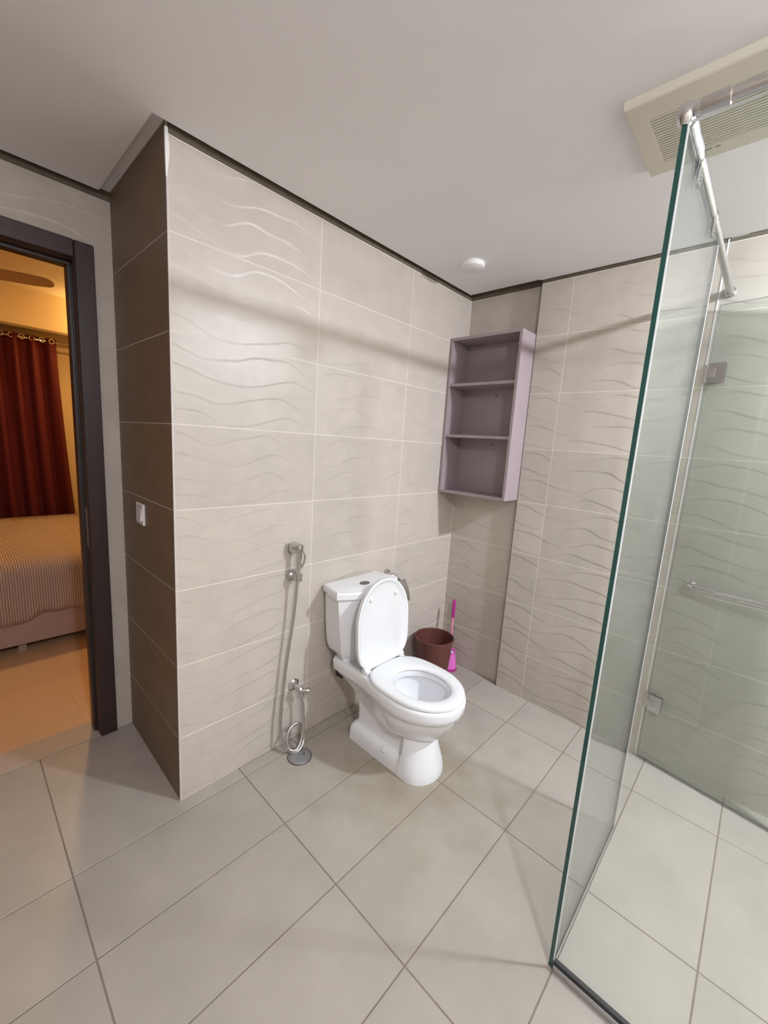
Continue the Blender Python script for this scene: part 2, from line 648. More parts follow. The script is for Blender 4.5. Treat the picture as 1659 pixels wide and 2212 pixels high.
# corner bead
tr = struct('trim_1', MB().box(XL - 0.0010, XL + 0.0040, -0.0008, 0.0030, 0, 2.36), 'bead',
            'thin pale corner bead on the outer edge of the tiled wall')
mbp = MB()
mbp.loft([[(XL - 0.003, -0.003, 2.36), (XL + 0.006, -0.003, 2.36), (XL + 0.006, 0.004, 2.36), (XL - 0.003, 0.004, 2.36)],
          [(XL - 0.003, -0.003, 2.30), (XL + 0.010, -0.003, 2.29), (XL + 0.006, 0.004, 2.30), (XL - 0.003, 0.004, 2.30)],
          [(XL - 0.002, -0.002, 2.225), (XL + 0.002, -0.002, 2.225), (XL + 0.002, 0.002, 2.225), (XL - 0.002, 0.002, 2.225)]], True, True)
make('plaster_patch', mbp, 'trim_white', tr, label='white plaster smear at the top of the corner bead')
# shelf wall: proud part and niche
wn = struct('wall_niche', MB().box(XN + PROUD, XN + 0.09, YS - 0.01, -0.0, 0, 2.60), 'grout_light',
            'shallow shaded wall niche with the open shelf hung in it')
tile_field(wn, 0, -1, XN, [YS + 0.001, 0.0], ROWS, 'wall_tile', GW)
make('gap_shade_band', MB().box(XN - 0.0004, XN + PROUD, YS, 0, 2.346, 2.6), 'shaded_cement', wn)
wrt = struct('wall_right', MB().box(XW + PROUD, XN + 0.09, Y_OUT - 0.1, YS, 0, 2.60), 'grout_light',
             'beige wave-relief tiled wall that runs on into the shower')
tile_field(wrt, 0, -1, XW, [Y_OUT, -2.425, -1.823, -1.2255, -0.623, YS - 0.0005], ROWS, 'wall_tile', GW)
make('gap_shade_band', MB().box(XW - 0.0004, XW + PROUD, Y_OUT, YS, 2.346, 2.6), 'shaded_cement', wrt)
# grey joint where the proud tiles end
struct('trim_2', MB().box(XW - 0.0005, XN + 0.001, YS - 0.0004, YS + 0.0016, 0, 2.6), 'dark_gap', 'dark joint along the niche edge')
# white sealed joint in the shower wall
struct('trim_3', MB().box(XW - 0.002, XW + 0.003, -1.2290, -1.2240, 0.0, H), 'seal_white', 'white sealed tile joint beside the shower door')

# door wall
XJ = -1.866        # clear opening, right side
XJ2 = -2.62        # clear opening, left side
ZJ = 2.093
dw = MB().box(XJ + 0.03, XL + 0.001, YD + PROUD, YD + 0.14, 0, 2.6)
dw.box(X_OUT, XJ2 - 0.03, YD + PROUD, YD + 0.14, 0, 2.6)
dw.box(XJ2 - 0.03, XJ + 0.03, YD + PROUD, YD + 0.14, ZJ + 0.03, 2.6)
wd = struct('wall_door', dw, 'plaster', 'grey-beige tiled wall around the bedroom doorway')
tile_field(wd, 1, -1, YD, [X_OUT, -2.936, -2.69, -1.806, XL - 0.0005], ROWS, 'wall_tile', GW,
           skip=lambda x, z: -2.69 < x < -1.806)
tile_field(wd, 1, -1, YD, [-2.69, -2.336, -1.806], [2.160, 2.344], 'wall_tile', GW)
make('gap_shade_band', MB().box(X_OUT, XL, YD - 0.0004, YD + PROUD, 2.346, 2.6), 'shaded_cement', wd)
# unseen sides of the room
struct('wall_front', MB().box(X_OUT - 0.1, XN + 0.09, Y_OUT - 0.1, Y_OUT, 0, 2.6), 'far_tile', 'beige tiled wall behind the camera')
struct('wall_left', MB().box(X_OUT - 0.1, X_OUT, Y_OUT - 0.1, YD + 0.14, 0, 2.6), 'far_tile', 'beige tiled wall left of the camera')

# floor
FX = [X_OUT] + [-0.285 - 0.602 * k for k in range(4, -1, -1)] + [XN]
FY = [Y_OUT] + [-0.062 - 0.3022 * k for k in range(8, -3, -1)]
FX = sorted(set(round(x, 4) for x in FX if x >= X_OUT))
FY = sorted(set(round(y, 4) for y in FY if Y_OUT <= y < 0.20)) + [YD]
fl = struct('floor', MB().box(X_OUT - 0.1, XN + 0.09, Y_OUT - 0.1, YD + 0.001, -0.10, -0.0012), 'grout_floor',
            'beige stone-look bathroom floor with brown joints')
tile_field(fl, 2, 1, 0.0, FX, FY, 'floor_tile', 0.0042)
# the tiles that would lie inside the toilet wall block are not laid
for o in list(fl.children):
    if o.location.x > XL + 0.1 and o.location.y > 0.1:
        bpy.data.objects.remove(o)
tile_field(fl, 2, 1, 0.0, [x for x in FX if x > -1.6], [-0.062, 0.0], 'floor_tile', 0.0042)
th = struct('trim_4', MB().bbox(XJ2 - 0.03, XJ + 0.03, YD + 0.0015, YD + 0.142, -0.05, 0.0015, 0.001), 'threshold_stone',
            'stone threshold strip under the doorway')

# ceiling: gypsum board, open shadow gap to the walls
cp = [(X_OUT, Y_OUT), (-0.022, Y_OUT), (-0.022, -1.29), (-0.004, -1.286), (-0.002, -1.238), (-0.022, -1.232), (-0.024, -0.452), (-0.036, -0.446), (-0.037, -0.028), (-1.776, -0.028), (X_OUT, -0.028)]
ce = struct('ceiling', MB().prism(cp, H, H + 0.012), 'ceiling_paint', 'smooth off-white suspended ceiling')
make('ceiling_board', MB().prism([(X_OUT, -0.0265), (-1.779, -0.0265), (-1.779, YD - 0.035), (X_OUT, YD - 0.035)], H + 0.001, H + 0.013), 'ceiling_paint', ce)
make('ceiling_strip', MB().box(-1.7775, XL - 0.0005, -0.0275, YD - 0.004, H + 0.022, H + 0.034), 'ceiling_paint', ce)
struct('ceiling_slab', MB().box(X_OUT - 0.1, XN + 0.09, Y_OUT - 0.1, YD + 0.14, 2.60, 2.70), 'plaster', 'concrete slab above the suspended ceiling')

# door frame
df = thing('door_1', (XJ, YD, 0), 'dark brown wooden door frame opening to the bedroom', 'door frame')
del df['category']
df['kind'] = 'structure'
AW = 0.066
for (nm, x0, x1, z0, z1) in (('architrave', XJ, XJ + AW, 0.0, ZJ + AW - 0.0012), ('architrave', XJ2 - AW, XJ2, 0.0, ZJ + AW - 0.0012)):
    make(nm, MB().bbox(x0, x1, YD - 0.016, YD + 0.002, z0, z1, 0.003), 'dark_wood', df)
make('architrave', MB().bbox(XJ2 + 0.001, XJ - 0.001, YD - 0.016, YD + 0.002, ZJ, ZJ + AW, 0.003), 'dark_wood', df)
make('jamb', MB().bbox(XJ - 0.002, XJ + 0.03, YD + 0.002, YD + 0.14, 0, ZJ + 0.03, 0.002), 'dark_wood', df)
make('jamb', MB().bbox(XJ2 - 0.03, XJ2 + 0.002, YD + 0.002, YD + 0.14, 0, ZJ + 0.03, 0.002), 'dark_wood', df)
make('head_jamb', MB().bbox(XJ2, XJ, YD + 0.002, YD + 0.14, ZJ - 0.002, ZJ + 0.03, 0.002), 'dark_wood', df)
make('door_stop', MB().bbox(XJ - 0.016, XJ - 0.002, YD + 0.05, YD + 0.10, 0, ZJ - 0.016, 0.002), 'dark_wood', df)
make('door_stop', MB().bbox(XJ2, XJ - 0.002, YD + 0.05, YD + 0.10, ZJ - 0.016, ZJ - 0.002, 0.002), 'dark_wood', df)
sp = make('strike_plate', MB().bbox(XJ - 0.0035, XJ - 0.002, YD + 0.012, YD + 0.040, 0.92, 1.10, 0.0005), 'steel', df)
make('rubber_seal', MB().box(XJ - 0.006, XJ - 0.002, YD + 0.040, YD + 0.050, 0, ZJ - 0.016), 'black_rubber', df)
# pale sealant along the frame
struct('trim_5', MB().box(XJ + AW - 0.0005, XJ + AW + 0.003, YD - 0.004, YD + 0.001, 0, ZJ + AW + 0.003), 'trim_white', 'pale sealant line beside the door frame')

# ------------------------------------------------------------------ bedroom shell
BX0, BX1, BY0, BY1, BH = -3.7, -0.75, YD + 0.14, 3.78, 2.60
struct('wall_bedroom_far', MB().box(BX0, BX1, BY1, BY1 + 0.1, 0, 2.8), 'warm_wall', 'warm lit bedroom wall behind the red curtain')
struct('wall_bedroom_right', MB().box(BX1, BX1 + 0.1, BY0, BY1 + 0.1, 0, 2.8), 'warm_wall', 'bedroom side wall on the right')
struct('wall_bedroom_left', MB().box(BX0 - 0.1, BX0, BY0 - 0.2, BY1 + 0.1, 0, 2.8), 'warm_wall', 'bedroom side wall on the left')
struct('wall_bedroom_near', MB().box(XL + 0.002, BX1 + 0.1, BY0 - 0.02, BY0 + 0.02, 0, 2.8).box(BX0, X_OUT, BY0 - 0.02, BY0 + 0.02, 0, 2.8), 'warm_wall', 'bedroom wall around the bathroom')
struct('ceiling_bedroom', MB().box(BX0 - 0.1, BX1 + 0.1, BY0 - 0.02, BY1 + 0.1, BH, BH + 0.1), 'warm_ceiling', 'warm lit bedroom ceiling')
fb = struct('floor_bedroom', MB().box(BX0, BX1, BY0 + 0.002, BY1, -0.1, -0.001), 'bed_floor', 'warm beige bedroom floor')
tile_field(fb, 2, 1, 0.0, [BX0 + 0.6 * k for k in range(5)] + [BX1], [BY0 + 0.002 + 0.6 * k for k in range(5)] + [BY1], 'bed_floor', 0.0016)
bk = struct('trim_6', MB().box(BX0, BX1, 3.50, BY1, 2.285, BH), 'warm_wall', 'boxed bulkhead above the curtain')
make('underside_shade', MB().box(BX0, BX1, 3.492, 3.530, 2.264, 2.285), 'ledge_shade', bk, label='strip along the lower edge of the bulkhead, coloured dark as underside shade')

# ------------------------------------------------------------------ lamps
def lamp(loc, mat, label):
    t = thing('ceiling_lamp', loc, label, 'lamp', 'round ceiling lamps')
    x, y, z = loc
    make('base', MB().lathe((x, y, z), (0, 0, -1), [(0.070, 0), (0.070, 0.010), (0.066, 0.013)], 40), 'white_plastic', t, 0.6)
    make('diffuser', MB().lathe((x, y, z - 0.012), (0, 0, -1), [(0.060, 0), (0.060, 0.022), (0.056, 0.029), (0.044, 0.034), (0.0, 0.036)], 40, False, False), mat, t, True)


lamp(LAMP_R, 'lamp_right', 'round white ceiling lamp lit above the shower')
lamp(LAMP_L, 'lamp_left', 'round white ceiling lamp lit behind the camera')
t = thing('wall_sconce', (-1.08, 3.50, 2.42), 'warm glowing wall light beside the red curtain', 'lamp')
make('bracket', MB().bbox(-1.13, -1.03, 3.47, 3.50, 2.40, 2.46, 0.004), 'white_plastic', t)
make('shade', MB().lathe((-1.08, 3.42, 2.38), (0, 0, 1), [(0.045, 0), (0.06, 0.10)], 24), 'lamp_warm', t, True)
t = thing('bedroom_downlight', (-1.45, 2.3, BH), 'small warm downlight in the bedroom ceiling', 'lamp')
make('ring', MB().lathe((-1.45, 2.3, BH), (0, 0, -1), [(0.08, 0), (0.075, 0.012)], 28), 'white_plastic', t)
make('lens', MB().lathe((-1.45, 2.3, BH - 0.012), (0, 0, -1), [(0.062, 0), (0.055, 0.008)], 28), 'lamp_warm_down', t)

# ------------------------------------------------------------------ toilet
XC = -0.885


def lerp(a, b, t):
    return a + (b - a) * t


def interp(tab, x):
    if x <= tab[0][0]:
        return tab[0][1]
    for (x0, y0), (x1, y1) in zip(tab, tab[1:]):
        if x <= x1:
            return lerp(y0, y1, (x - x0) / (x1 - x0))
    return tab[-1][1]


def smooth01(t):
    t = max(0, min(1, t))
    return t * t * (3 - 2 * t)


toilet = thing('toilet', (XC, -0.38, 0), 'white ceramic toilet with its lid and cistern against the tiled wall', 'toilet')
W_FRONT = [(0, .118), (.02, .118), (.06, .112), (.12, .101), (.19, .093), (.193, .093), (.196, .128), (.21, .134), (.24, .145), (.27, .155), (.30, .160), (.326, .163), (.331, .178), (.337, .182), (.375, .182), (.384, .180), (.389, .174)]
W_BACK = [(0, .115), (.05, .110), (.068, .100), (.082, .080), (.10, .076), (.19, .074), (.196, .075), (.24, .083), (.28, .100), (.315, .122), (.328, .128), (.331, .136), (.375, .140), (.389, .134)]
Y_F = [(0, -.640), (.02, -.640), (.06, -.630), (.12, -.612), (.19, -.592), (.193, -.592), (.196, -.622), (.21, -.640), (.24, -.662), (.27, -.681), (.30, -.696), (.328, -.704), (.331, -.712), (.337, -.719), (.375, -.721), (.384, -.719), (.389, -.713)]
Y_B = [(0, -.165), (.06, -.165), (.09, -.190), (.15, -.190), (.20, -.175), (.24, -.150), (.275, -.110), (.30, -.075), (.325, -.050), (.375, -.045), (.389, -.050)]
ZS = [0, .02, .04, .055, .068, .075, .082, .09, .10, .12, .15, .175, .19, .193, .196, .203, .21, .225, .24, .255, .27, .285, .30, .315, .328, .331, .337, .355, .375, .384, .389]
NY = 64


def slice_pts(z):
    wf, wk, yf, yb = interp(W_FRONT, z), interp(W_BACK, z), interp(Y_F, z), interp(Y_B, z)
    nose = 0.10 if z < .195 else 0.22
    left = []
    for i in range(NY + 1):
        t = i / NY
        t = 0.5 * t + 0.5 * (1 - cos(t * pi)) / 2
        y = yf + (yb - yf) * t
        if z < .195:
            s = smooth01((y + 0.505) / 0.014)
        else:
            s = smooth01((y + 0.50) / 0.30)
        ww = lerp(wf, wk, s)
        d = y - yf
        if d < nose:
            q = 1 - d / nose
            ww *= sqrt(max(0, 1 - q * q))
        e = yb - y
        rb = 0.025
        if e < rb:
            q = 1 - e / rb
            ww *= 0.72 + 0.28 * sqrt(max(0, 1 - q * q))
        left.append((ww, y))
    loop = [(XC - ww, y, z) for ww, y in left] + [(XC + ww, y, z) for ww, y in reversed(left)][0:]
    return loop


loops = [slice_pts(z) for z in ZS]
mb = MB().loft(loops, True, False)
# top rim down into the opening
OC = (XC, -0.517)


def inner_ellipse(a, bf, bb, z, angles):
    return [(OC[0] + a * cos(t), OC[1] + (bf if sin(t) < 0 else bb) * sin(t), z) for t in angles]


ang = [atan2(p[1] - OC[1], p[0] - OC[0]) for p in loops[-1]]
ii = [inner_ellipse(.124, .152, .142, .389, ang), inner_ellipse(.119, .147, .137, .384, ang)]
mb.loft([loops[-1]] + ii)
body = make('pedestal', mb, 'porcelain', toilet, 0.9)
mb = MB()
lev = [(.384, .119, .147, .137), (.365, .117, .145, .135), (.357, .130, .157, .146), (.34, .130, .157, .146), (.30, .122, .148, .136), (.26, .104, .126, .116), (.225, .078, .092, .085), (.205, .055, .062, .058), (.19, .03, .034, .03)]
A64 = [-pi + 2 * pi * i / 64 for i in range(64)]
mb.loft([inner_ellipse(a, bf, bb, z, A64) for z, a, bf, bb in lev], False, True)
make('basin', mb, 'porcelain', toilet, 0.9)
make('water', MB().loft([inner_ellipse(.074, .088, .08, .2215, A64), inner_ellipse(.074, .088, .08, .221, A64)], True, True), 'water', toilet)


def egg(theta, grow=0.0, sq=3.2):
    """seat outline about (XC, -0.497)"""
    c, s = cos(theta), sin(theta)
    n = 2.05 if s < 0 else sq
    r = (abs(c) ** n + abs(s) ** n) ** (-1 / n)
    return ((0.175 + grow) * r * c, (0.215 + grow) * r * s)


def seat_in(theta, grow=0.0):
    c, s = cos(theta), sin(theta)
    return ((0.114 + grow) * c, -0.018 + ((0.134 if s < 0 else 0.134) + grow) * s)


N = 80
TH = [2 * pi * i / N for i in range(N)]
SY = -0.497
lp = []
for f, g, z in ((egg, -.004, .3905), (egg, .000, .393), (egg, .000, .402), (egg, -.004, .408), (egg, -.014, .4115),
                (seat_in, .026, .4115), (seat_in, .010, .4085), (seat_in, .002, .402), (seat_in, .0, .396), (seat_in, .003, .3905)):
    lp.append([(XC + f(t, g)[0], SY + f(t, g)[1], z) for t in TH])
mb = MB().loft(lp)
b0 = len(mb.v) - N
for j in range(N):
    k = (j + 1) % N
    mb.face(b0 + j, b0 + k, k, j)
make('seat', mb, 'seat_plastic', toilet, 0.9)
# raised lid, shallow dish facing the room
LEAN = math.atan(0.030 / 0.42)
HY, HZ = -0.283, 0.408


def lidp(x, s, d):
    """x across, s up the lid, d out of the inner face (towards the room positive)"""
    return (XC + x, HY + s * sin(LEAN) - d * cos(LEAN), HZ + s * cos(LEAN) + d * sin(LEAN))


def lid_out(t, g):
    e = egg(t, g, 4.6)
    return e[0], (0.215 - e[1]) * 0.965


rings = [(-.030, -.030), (-.006, -.024), (.0, -.016), (.0, .0), (-.004, .003), (-.010, .003), (-.016, -.004), (-.030, -.0085), (-.075, -.011), (-.13, -.0115)]
lp = []
for g, d in rings:
    lp.append([lidp(lid_out(t, g)[0], lid_out(t, g)[1], d) for t in TH])
mb = MB().loft(lp, True, True)
lid = make('lid', mb, 'seat_plastic', toilet, 0.9)
for sx in (-1, 1):
    p = Vector(lidp(sx * 0.085, 0.33, -0.010))
    q = Vector(lidp(sx * 0.085, 0.33, 0.002))
    make('bumper', MB().lathe(p, q - p, [(.011, 0), (.010, .009), (.007, .012)], 16), 'seat_plastic', lid, 0.6)
for sx in (-1, 1):
    h = MB().lathe((XC + sx * 0.118 - 0.02, -0.280, 0.412), (1, 0, 0), [(.010, 0), (.0125, .002), (.0125, .036), (.010, .038)], 20)
    h.bbox(XC + sx * 0.118 - 0.014, XC + sx * 0.118 + 0.014, -0.300, -0.262, 0.388, 0.408, 0.002)
    make('hinge', h, 'seat_plastic', toilet, 0.6)
make('hinge_rod', MB().lathe((XC - 0.10, -0.280, 0.412), (1, 0, 0), [(.0075, 0), (.0075, .20)], 16), 'seat_plastic', toilet, 0.6)


def tank_outline(hb, hc, yb, yc, yf, z, n=18):
    pts = [(XC - hb, yb, z), (XC - lerp(hb, hc, .5), lerp(yb, yc, .5), z)]
    for i in range(n + 1):
        t = -1 + 2 * i / n
        x = hc * t
        y = yf + (yc - yf) * (t * t)
        pts.append((XC + x, y, z))
    pts += [(XC + lerp(hb, hc, .5), lerp(yb, yc, .5), z), (XC + hb, yb, z)]
    return pts


tk = [(.4085, .105, .128, -.055, -.125, -.180), (.414, .125, .140, -.045, -.132, -.188), (.43, .142, .149, -.035, -.137, -.193), (.46, .153, .157, -.03, -.140, -.197), (.50, .158, .164, -.026, -.143, -.203), (.60, .164, .180, -.022, -.146, -.212), (.70, .168, .193, -.020, -.148, -.219), (.732, .168, .196, -.020, -.148, -.220)]
# seated on the deck
mb = MB().loft([tank_outline(*r[1:], z=r[0] - .019) for r in tk[:1]] + [tank_outline(*r[1:], z=r[0]) for r in tk], True, True)
make('cistern', mb, 'porcelain', toilet, 0.35)
tl = [(.729, .176, .206, -.016, -.152, -.228), (.733, .178, .209, -.014, -.153, -.231), (.757, .178, .209, -.014, -.153, -.231), (.765, .173, .203, -.017, -.150, -.226),
      (.766, .155, .180, -.026, -.140, -.210), (.769, .145, .168, -.032, -.135, -.202), (.770, .10, .11, -.05, -.12, -.16)]
mb = MB().loft([tank_outline(*r[1:], z=r[0]) for r in tl], True, True)
tlid = make('cistern_lid', mb, 'porcelain', toilet, 0.35)
bt = MB().loft([[(XC - .018 + rx * cos(t), -.135 + ry * sin(t), z) for t in TH[::2]] for rx, ry, z in ((.028, .020, .768), (.028, .020, .773), (.024, .017, .775))], True, True)
make('flush_button', bt, 'dark_steel', tlid, 0.6)
for sx in (-1, 1):
    make('bolt_cap', MB().lathe((XC + sx * 0.097, -0.41, 0.062), (sx * 0.8, 0, 0.6), [(.015, -.012), (.015, .011), (.012, .016), (.006, .018)], 20), 'porcelain', toilet, 0.6)
make('outlet_pipe', MB().bbox(XC - .11, XC - .05, -.10, -.052, .275, .318, .004), 'black_rubber', toilet, 0.6,
     label='black rubber connector behind the ceramic foot')

# ------------------------------------------------------------------ bidet sprayer and its valve
bd = thing('bidet_sprayer', (-1.235, 0, 0.84), 'chrome handheld sprayer on a coiled metal hose left of the toilet', 'sprayer')
br = MB().lathe((-1.240, 0, 0.842), (0, -1, 0), [(.027, 0), (.027, .006), (.022, .014), (.014, .020), (.012, .034)], 24)
br.lathe((-1.240, -.050, 0.828), (0.1, 0, 1), [(.017, 0), (.019, .004), (.0195, .030), (.015, .034)], 20)
make('wall_bracket', br, 'steel', bd, 0.6)
hd = MB().tube([(-1.240, -.050, .835), (-1.2385, -.052, .88), (-1.236, -.053, .94), (-1.235, -.050, .972)], lambda t: .0105 + .004 * t, 16)
make('handle', hd, 'chrome', bd, 0.7)
make('spray_head', MB().lathe((-1.235, -.066, .978), (-0.25, 1, -0.05), [(.004, -.004), (.017, .001), (.021, .010), (.022, .022), (.026, .034), (.027, .046), (.022, .048), (.020, .046)], 24), 'chrome', bd, 0.7)
make('trigger', MB().tube([(-1.226, -.068, .968), (-1.222, -.074, .945), (-1.224, -.072, .915), (-1.231, -.063, .890)], .0045, 10), 'chrome', bd, 0.7)
hose = [(-1.2405, -.050, .832), (-1.2415, -.048, .80), (-1.248, -.045, .70), (-1.258, -.042, .60), (-1.274, -.038, .48), (-1.289, -.036, .34), (-1.301, -.038, .22), (-1.306, -.044, .12),
        (-1.298, -.060, .050), (-1.276, -.084, .013), (-1.238, -.096, .009), (-1.204, -.084, .032), (-1.196, -.066, .078), (-1.220, -.052, .116), (-1.256, -.050, .106), (-1.282, -.060, .068),
        (-1.280, -.082, .026), (-1.250, -.098, .022), (-1.216, -.088, .060), (-1.200, -.072, .12), (-1.196, -.062, .18), (-1.200, -.058, .225), (-1.205, -.056, .2515)]
make('hose', MB().tube(hose, .0068, 12, 10), 'steel', bd, 0.7)
av = thing('angle_valve', (-1.21, 0, 0.29), 'small chrome angle valve low on the wall below the sprayer', 'valve')
make('wall_flange', MB().lathe((-1.212, 0, .290), (0, -1, 0), [(.030, 0), (.029, .005), (.020, .012), (.014, .014)], 28), 'chrome', av, 0.6)
make('body', MB().lathe((-1.212, 0, .290), (0, -1, 0), [(.011, .010), (.011, .04), (.016, .044), (.016, .068), (.010, .074)], 20).lathe((-1.205, -.056, .292), (0, 0, -1), [(.009, 0), (.010, .02), (.012, .022), (.012, .040)], 16), 'chrome', av, 0.6)
make('knob', MB().lathe((-1.207, -.070, .291), (0.75, -0.5, -0.12), [(.006, 0), (.006, .012), (.012, .014), (.013, .030), (.009, .034)], 16), 'chrome', av, 0.6)

# floor drain
dr = thing('floor_drain', (-1.252, -0.122, 0), 'round grey metal floor drain cover below the looped hose', 'drain')
make('rim', MB().lathe((-1.252, -0.122, 0.0), (0, 0, 1), [(.0565, -.004), (.0565, .0012), (.052, .0016)], 40), 'dark_steel', dr, 0.6)
make('cover', MB().lathe((-1.252, -0.122, 0.0), (0, 0, 1), [(.052, -.003), (.052, .0035), (.049, .0055), (.02, .0062), (0, .0062)], 40, True, False), 'drain_metal', dr, 0.6)
make('lift_hole', MB().lathe((-1.232, -0.128, 0.0060), (0, 0, 1), [(.0055, 0), (.005, .0006)], 14), 'dark_gap', dr)

# toilet paper holder
tp = thing('paper_holder', (-0.58, 0, 0.72), 'small chrome wall holder half hidden behind the raised toilet lid', 'paper holder')
make('wall_mount', MB().lathe((-0.600, 0, .728), (0, -1, 0), [(.024, 0), (.024, .006), (.019, .014), (.012, .016), (.012, .05)], 24), 'chrome', tp, 0.6)
make('arm', MB().tube([(-.602, -.044, .728), (-.590, -.052, .722), (-.570, -.056, .706), (-.548, -.056, .690)], .010, 14), 'chrome', tp, 0.7)
fl_ = []
for i in range(11):
    t = i / 10
    a = 0.15 + 1.35 * t
    fl_.append((-.055 - 0.052 * sin(a) + 0.0, .690 - .115 * t + .0 * a))
mb = MB()
lp0 = [(-.605, y, z) for y, z in fl_] + [(-.605, y + .0025, z) for y, z in reversed(fl_)]
lp1 = [(-.500, y, z) for y, z in fl_] + [(-.500, y + .0025, z) for y, z in reversed(fl_)]
mb.loft([lp0, lp1], True, True)
make('hood', mb, 'steel', tp, 0.5)

# ------------------------------------------------------------------ bin and brush
bx, by = -0.283, -0.150
bn = thing('waste_bin', (bx, by, 0), 'reddish brown plastic waste bin in the corner behind the toilet', 'bin')
make('bucket', MB().lathe((bx, by, 0), (0, 0, 1), [(.088, 0), (.090, .003), (.1165, .292), (.1135, .292), (.0875, .006), (0, .006)], 56, True, False), 'brown_plastic', bn, 0.6)
make('rim', MB().lathe((bx, by, 0), (0, 0, 1), [(.1155, .286), (.1205, .288), (.1215, .294), (.1200, .300), (.1150, .301), (.1128, .296), (.1128, .286)], 56, False, False), 'brown_plastic', bn, 0.9)
qx, qy = -0.072, -0.138
tb = thing('toilet_brush', (qx, qy, 0), 'pink toilet brush standing in its holder beside the brown bin', 'toilet brush')
make('holder_base', MB().lathe((qx, qy, 0), (0, 0, 1), [(.054, 0), (.055, .004), (.053, .018)], 32), 'magenta_plastic', tb, 0.6)
make('holder', MB().lathe((qx, qy, 0), (0, 0, 1), [(.051, .018), (.047, .055), (.040, .095), (.036, .112), (.037, .122), (.040, .130), (.036, .130), (.033, .118), (.033, .06)], 32, True, True), 'pink_plastic', tb, 0.7)
make('stem', MB().tube([(qx, qy, .06), (qx + .005, qy + .004, .20), (qx + .012, qy + .008, .36)], .0065, 12), 'light_pink_plastic', tb, 0.7)
make('grip', MB().tube([(qx + .012, qy + .008, .352), (qx + .0145, qy + .010, .41), (qx + .017, qy + .012, .462), (qx + .0175, qy + .012, .476)], lambda t: .0095 + .0025 * sin(pi * min(1, t * 1.15)) - .006 * max(0, t - .85) / .15, 14), 'magenta_plastic', tb, 0.8)
make('bristles', MB().lathe((qx, qy, .062), (0, 0, 1), [(.01, 0), (.028, .012), (.030, .05), (.012, .062)], 24), 'white_bristle', tb, 0.7)

# ------------------------------------------------------------------ wall shelf
SX0, SX1, SY0, SY1, SZ0, SZ1, ST = -0.168, XN - 0.0005, -0.4525, -0.004, 1.178, 2.088, 0.016
sh = thing('wall_shelf', (SX1, (SY0 + SY1) / 2, SZ0), 'mauve open three-tier wall shelf hung in the corner niche', 'shelf')
make('side_panel', MB().bbox(SX0, SX1, SY0, SY0 + ST, SZ0, SZ1, .0006), 'mauve_board', sh)
make('side_panel', MB().bbox(SX0, SX1, SY1 - ST, SY1, SZ0, SZ1, .0006), 'mauve_board', sh)
make('top_panel', MB().bbox(SX0 + .0002, SX1, SY0 + ST, SY1 - ST, SZ1 - ST, SZ1, .0006), 'mauve_board', sh)
make('bottom_panel', MB().bbox(SX0 + .0002, SX1, SY0 + ST, SY1 - ST, SZ0, SZ0 + ST, .0006), 'mauve_board', sh)
for zz in (1.524, 1.821):
    make('shelf_board', MB().bbox(SX0 + .003, SX1 - .014, SY0 + ST, SY1 - ST, zz - ST / 2, zz + ST / 2, .0006), 'mauve_board', sh)
bkp = make('back_panel', MB().box(SX1 - .014, SX1 - .008, SY0 + ST, SY1 - ST, SZ0 + ST, SZ1 - ST), 'mauve_board', sh)
for yy, zz in ((-.240, 1.775), (-.248, 1.485)):
    make('screw_hole', MB().lathe((SX1 - .0135, yy, zz), (-1, 0, 0), [(.005, 0), (.0045, .0012)], 14), 'dark_gap', bkp)

# ------------------------------------------------------------------ switch, detector, exhaust vent
sw = thing('light_switch', (XL, 0.350, 1.105), 'white square light switch on the shaded tiled side wall', 'switch')
make('plate', MB().bbox(XL - .010, XL, .306, .394, 1.062, 1.150, .003), 'switch_plastic', sw)
rk = MB()
rk.loft([[(XL - .010, .322, 1.080), (XL - .010, .378, 1.080), (XL - .010, .378, 1.132), (XL - .010, .322, 1.132)],
         [(XL - .0155, .322, 1.080), (XL - .0155, .378, 1.080), (XL - .0112, .378, 1.132), (XL - .0112, .322, 1.132)]], True, True)
make('rocker', rk, 'switch_plastic', sw)
sd = thing('smoke_detector', (-0.400, -0.262, H), 'small round white ceiling cap near the corner', 'detector')
make('base', MB().lathe((-0.400, -0.262, H), (0, 0, -1), [(.058, 0), (.060, .004), (.060, .012)], 44), 'white_plastic', sd, 0.6)
make('cover', MB().lathe((-0.400, -0.262, H), (0, 0, -1), [(.060, .012), (.057, .020), (.046, .026), (.025, .029), (0, .030)], 44, True, False), 'white_plastic', sd, 0.6)

VX0, VX1, VY0, VY1 = -0.992, -0.660, -1.400, -1.074
vt = thing('exhaust_vent', ((VX0 + VX1) / 2, (VY0 + VY1) / 2, H), 'cream square slatted exhaust fan grille on the ceiling', 'exhaust vent')
GX0, GX1, GY0, GY1 = -0.922, -0.718, -1.352, -1.118
VZ = H - 0.022


def frame_side(pts_out, pts_in):
    m_ = MB()
    (ax, ay), (bx_, by_) = pts_out
    (cx, cy), (dx, dy) = pts_in
    m_.v += [(ax, ay, H), (bx_, by_, H), (ax, ay, H - .019), (bx_, by_, H - .019)]
    ox = lambda p, q, k: (lerp(p[0], q[0], k), lerp(p[1], q[1], k))
    e1, e2 = ox((ax, ay), (cx, cy), .05), ox((bx_, by_), (dx, dy), .05)
    m_.v += [(*e1, VZ), (*e2, VZ), (cx, cy, VZ), (dx, dy, VZ), (cx, cy, H), (dx, dy, H)]
    for q in ((0, 1, 3, 2), (2, 3, 5, 4), (4, 5, 7, 6), (6, 7, 9, 8), (8, 9, 1, 0), (0, 2, 4, 6, 8), (1, 9, 7, 5, 3)):
        m_.face(*q)
    return m_


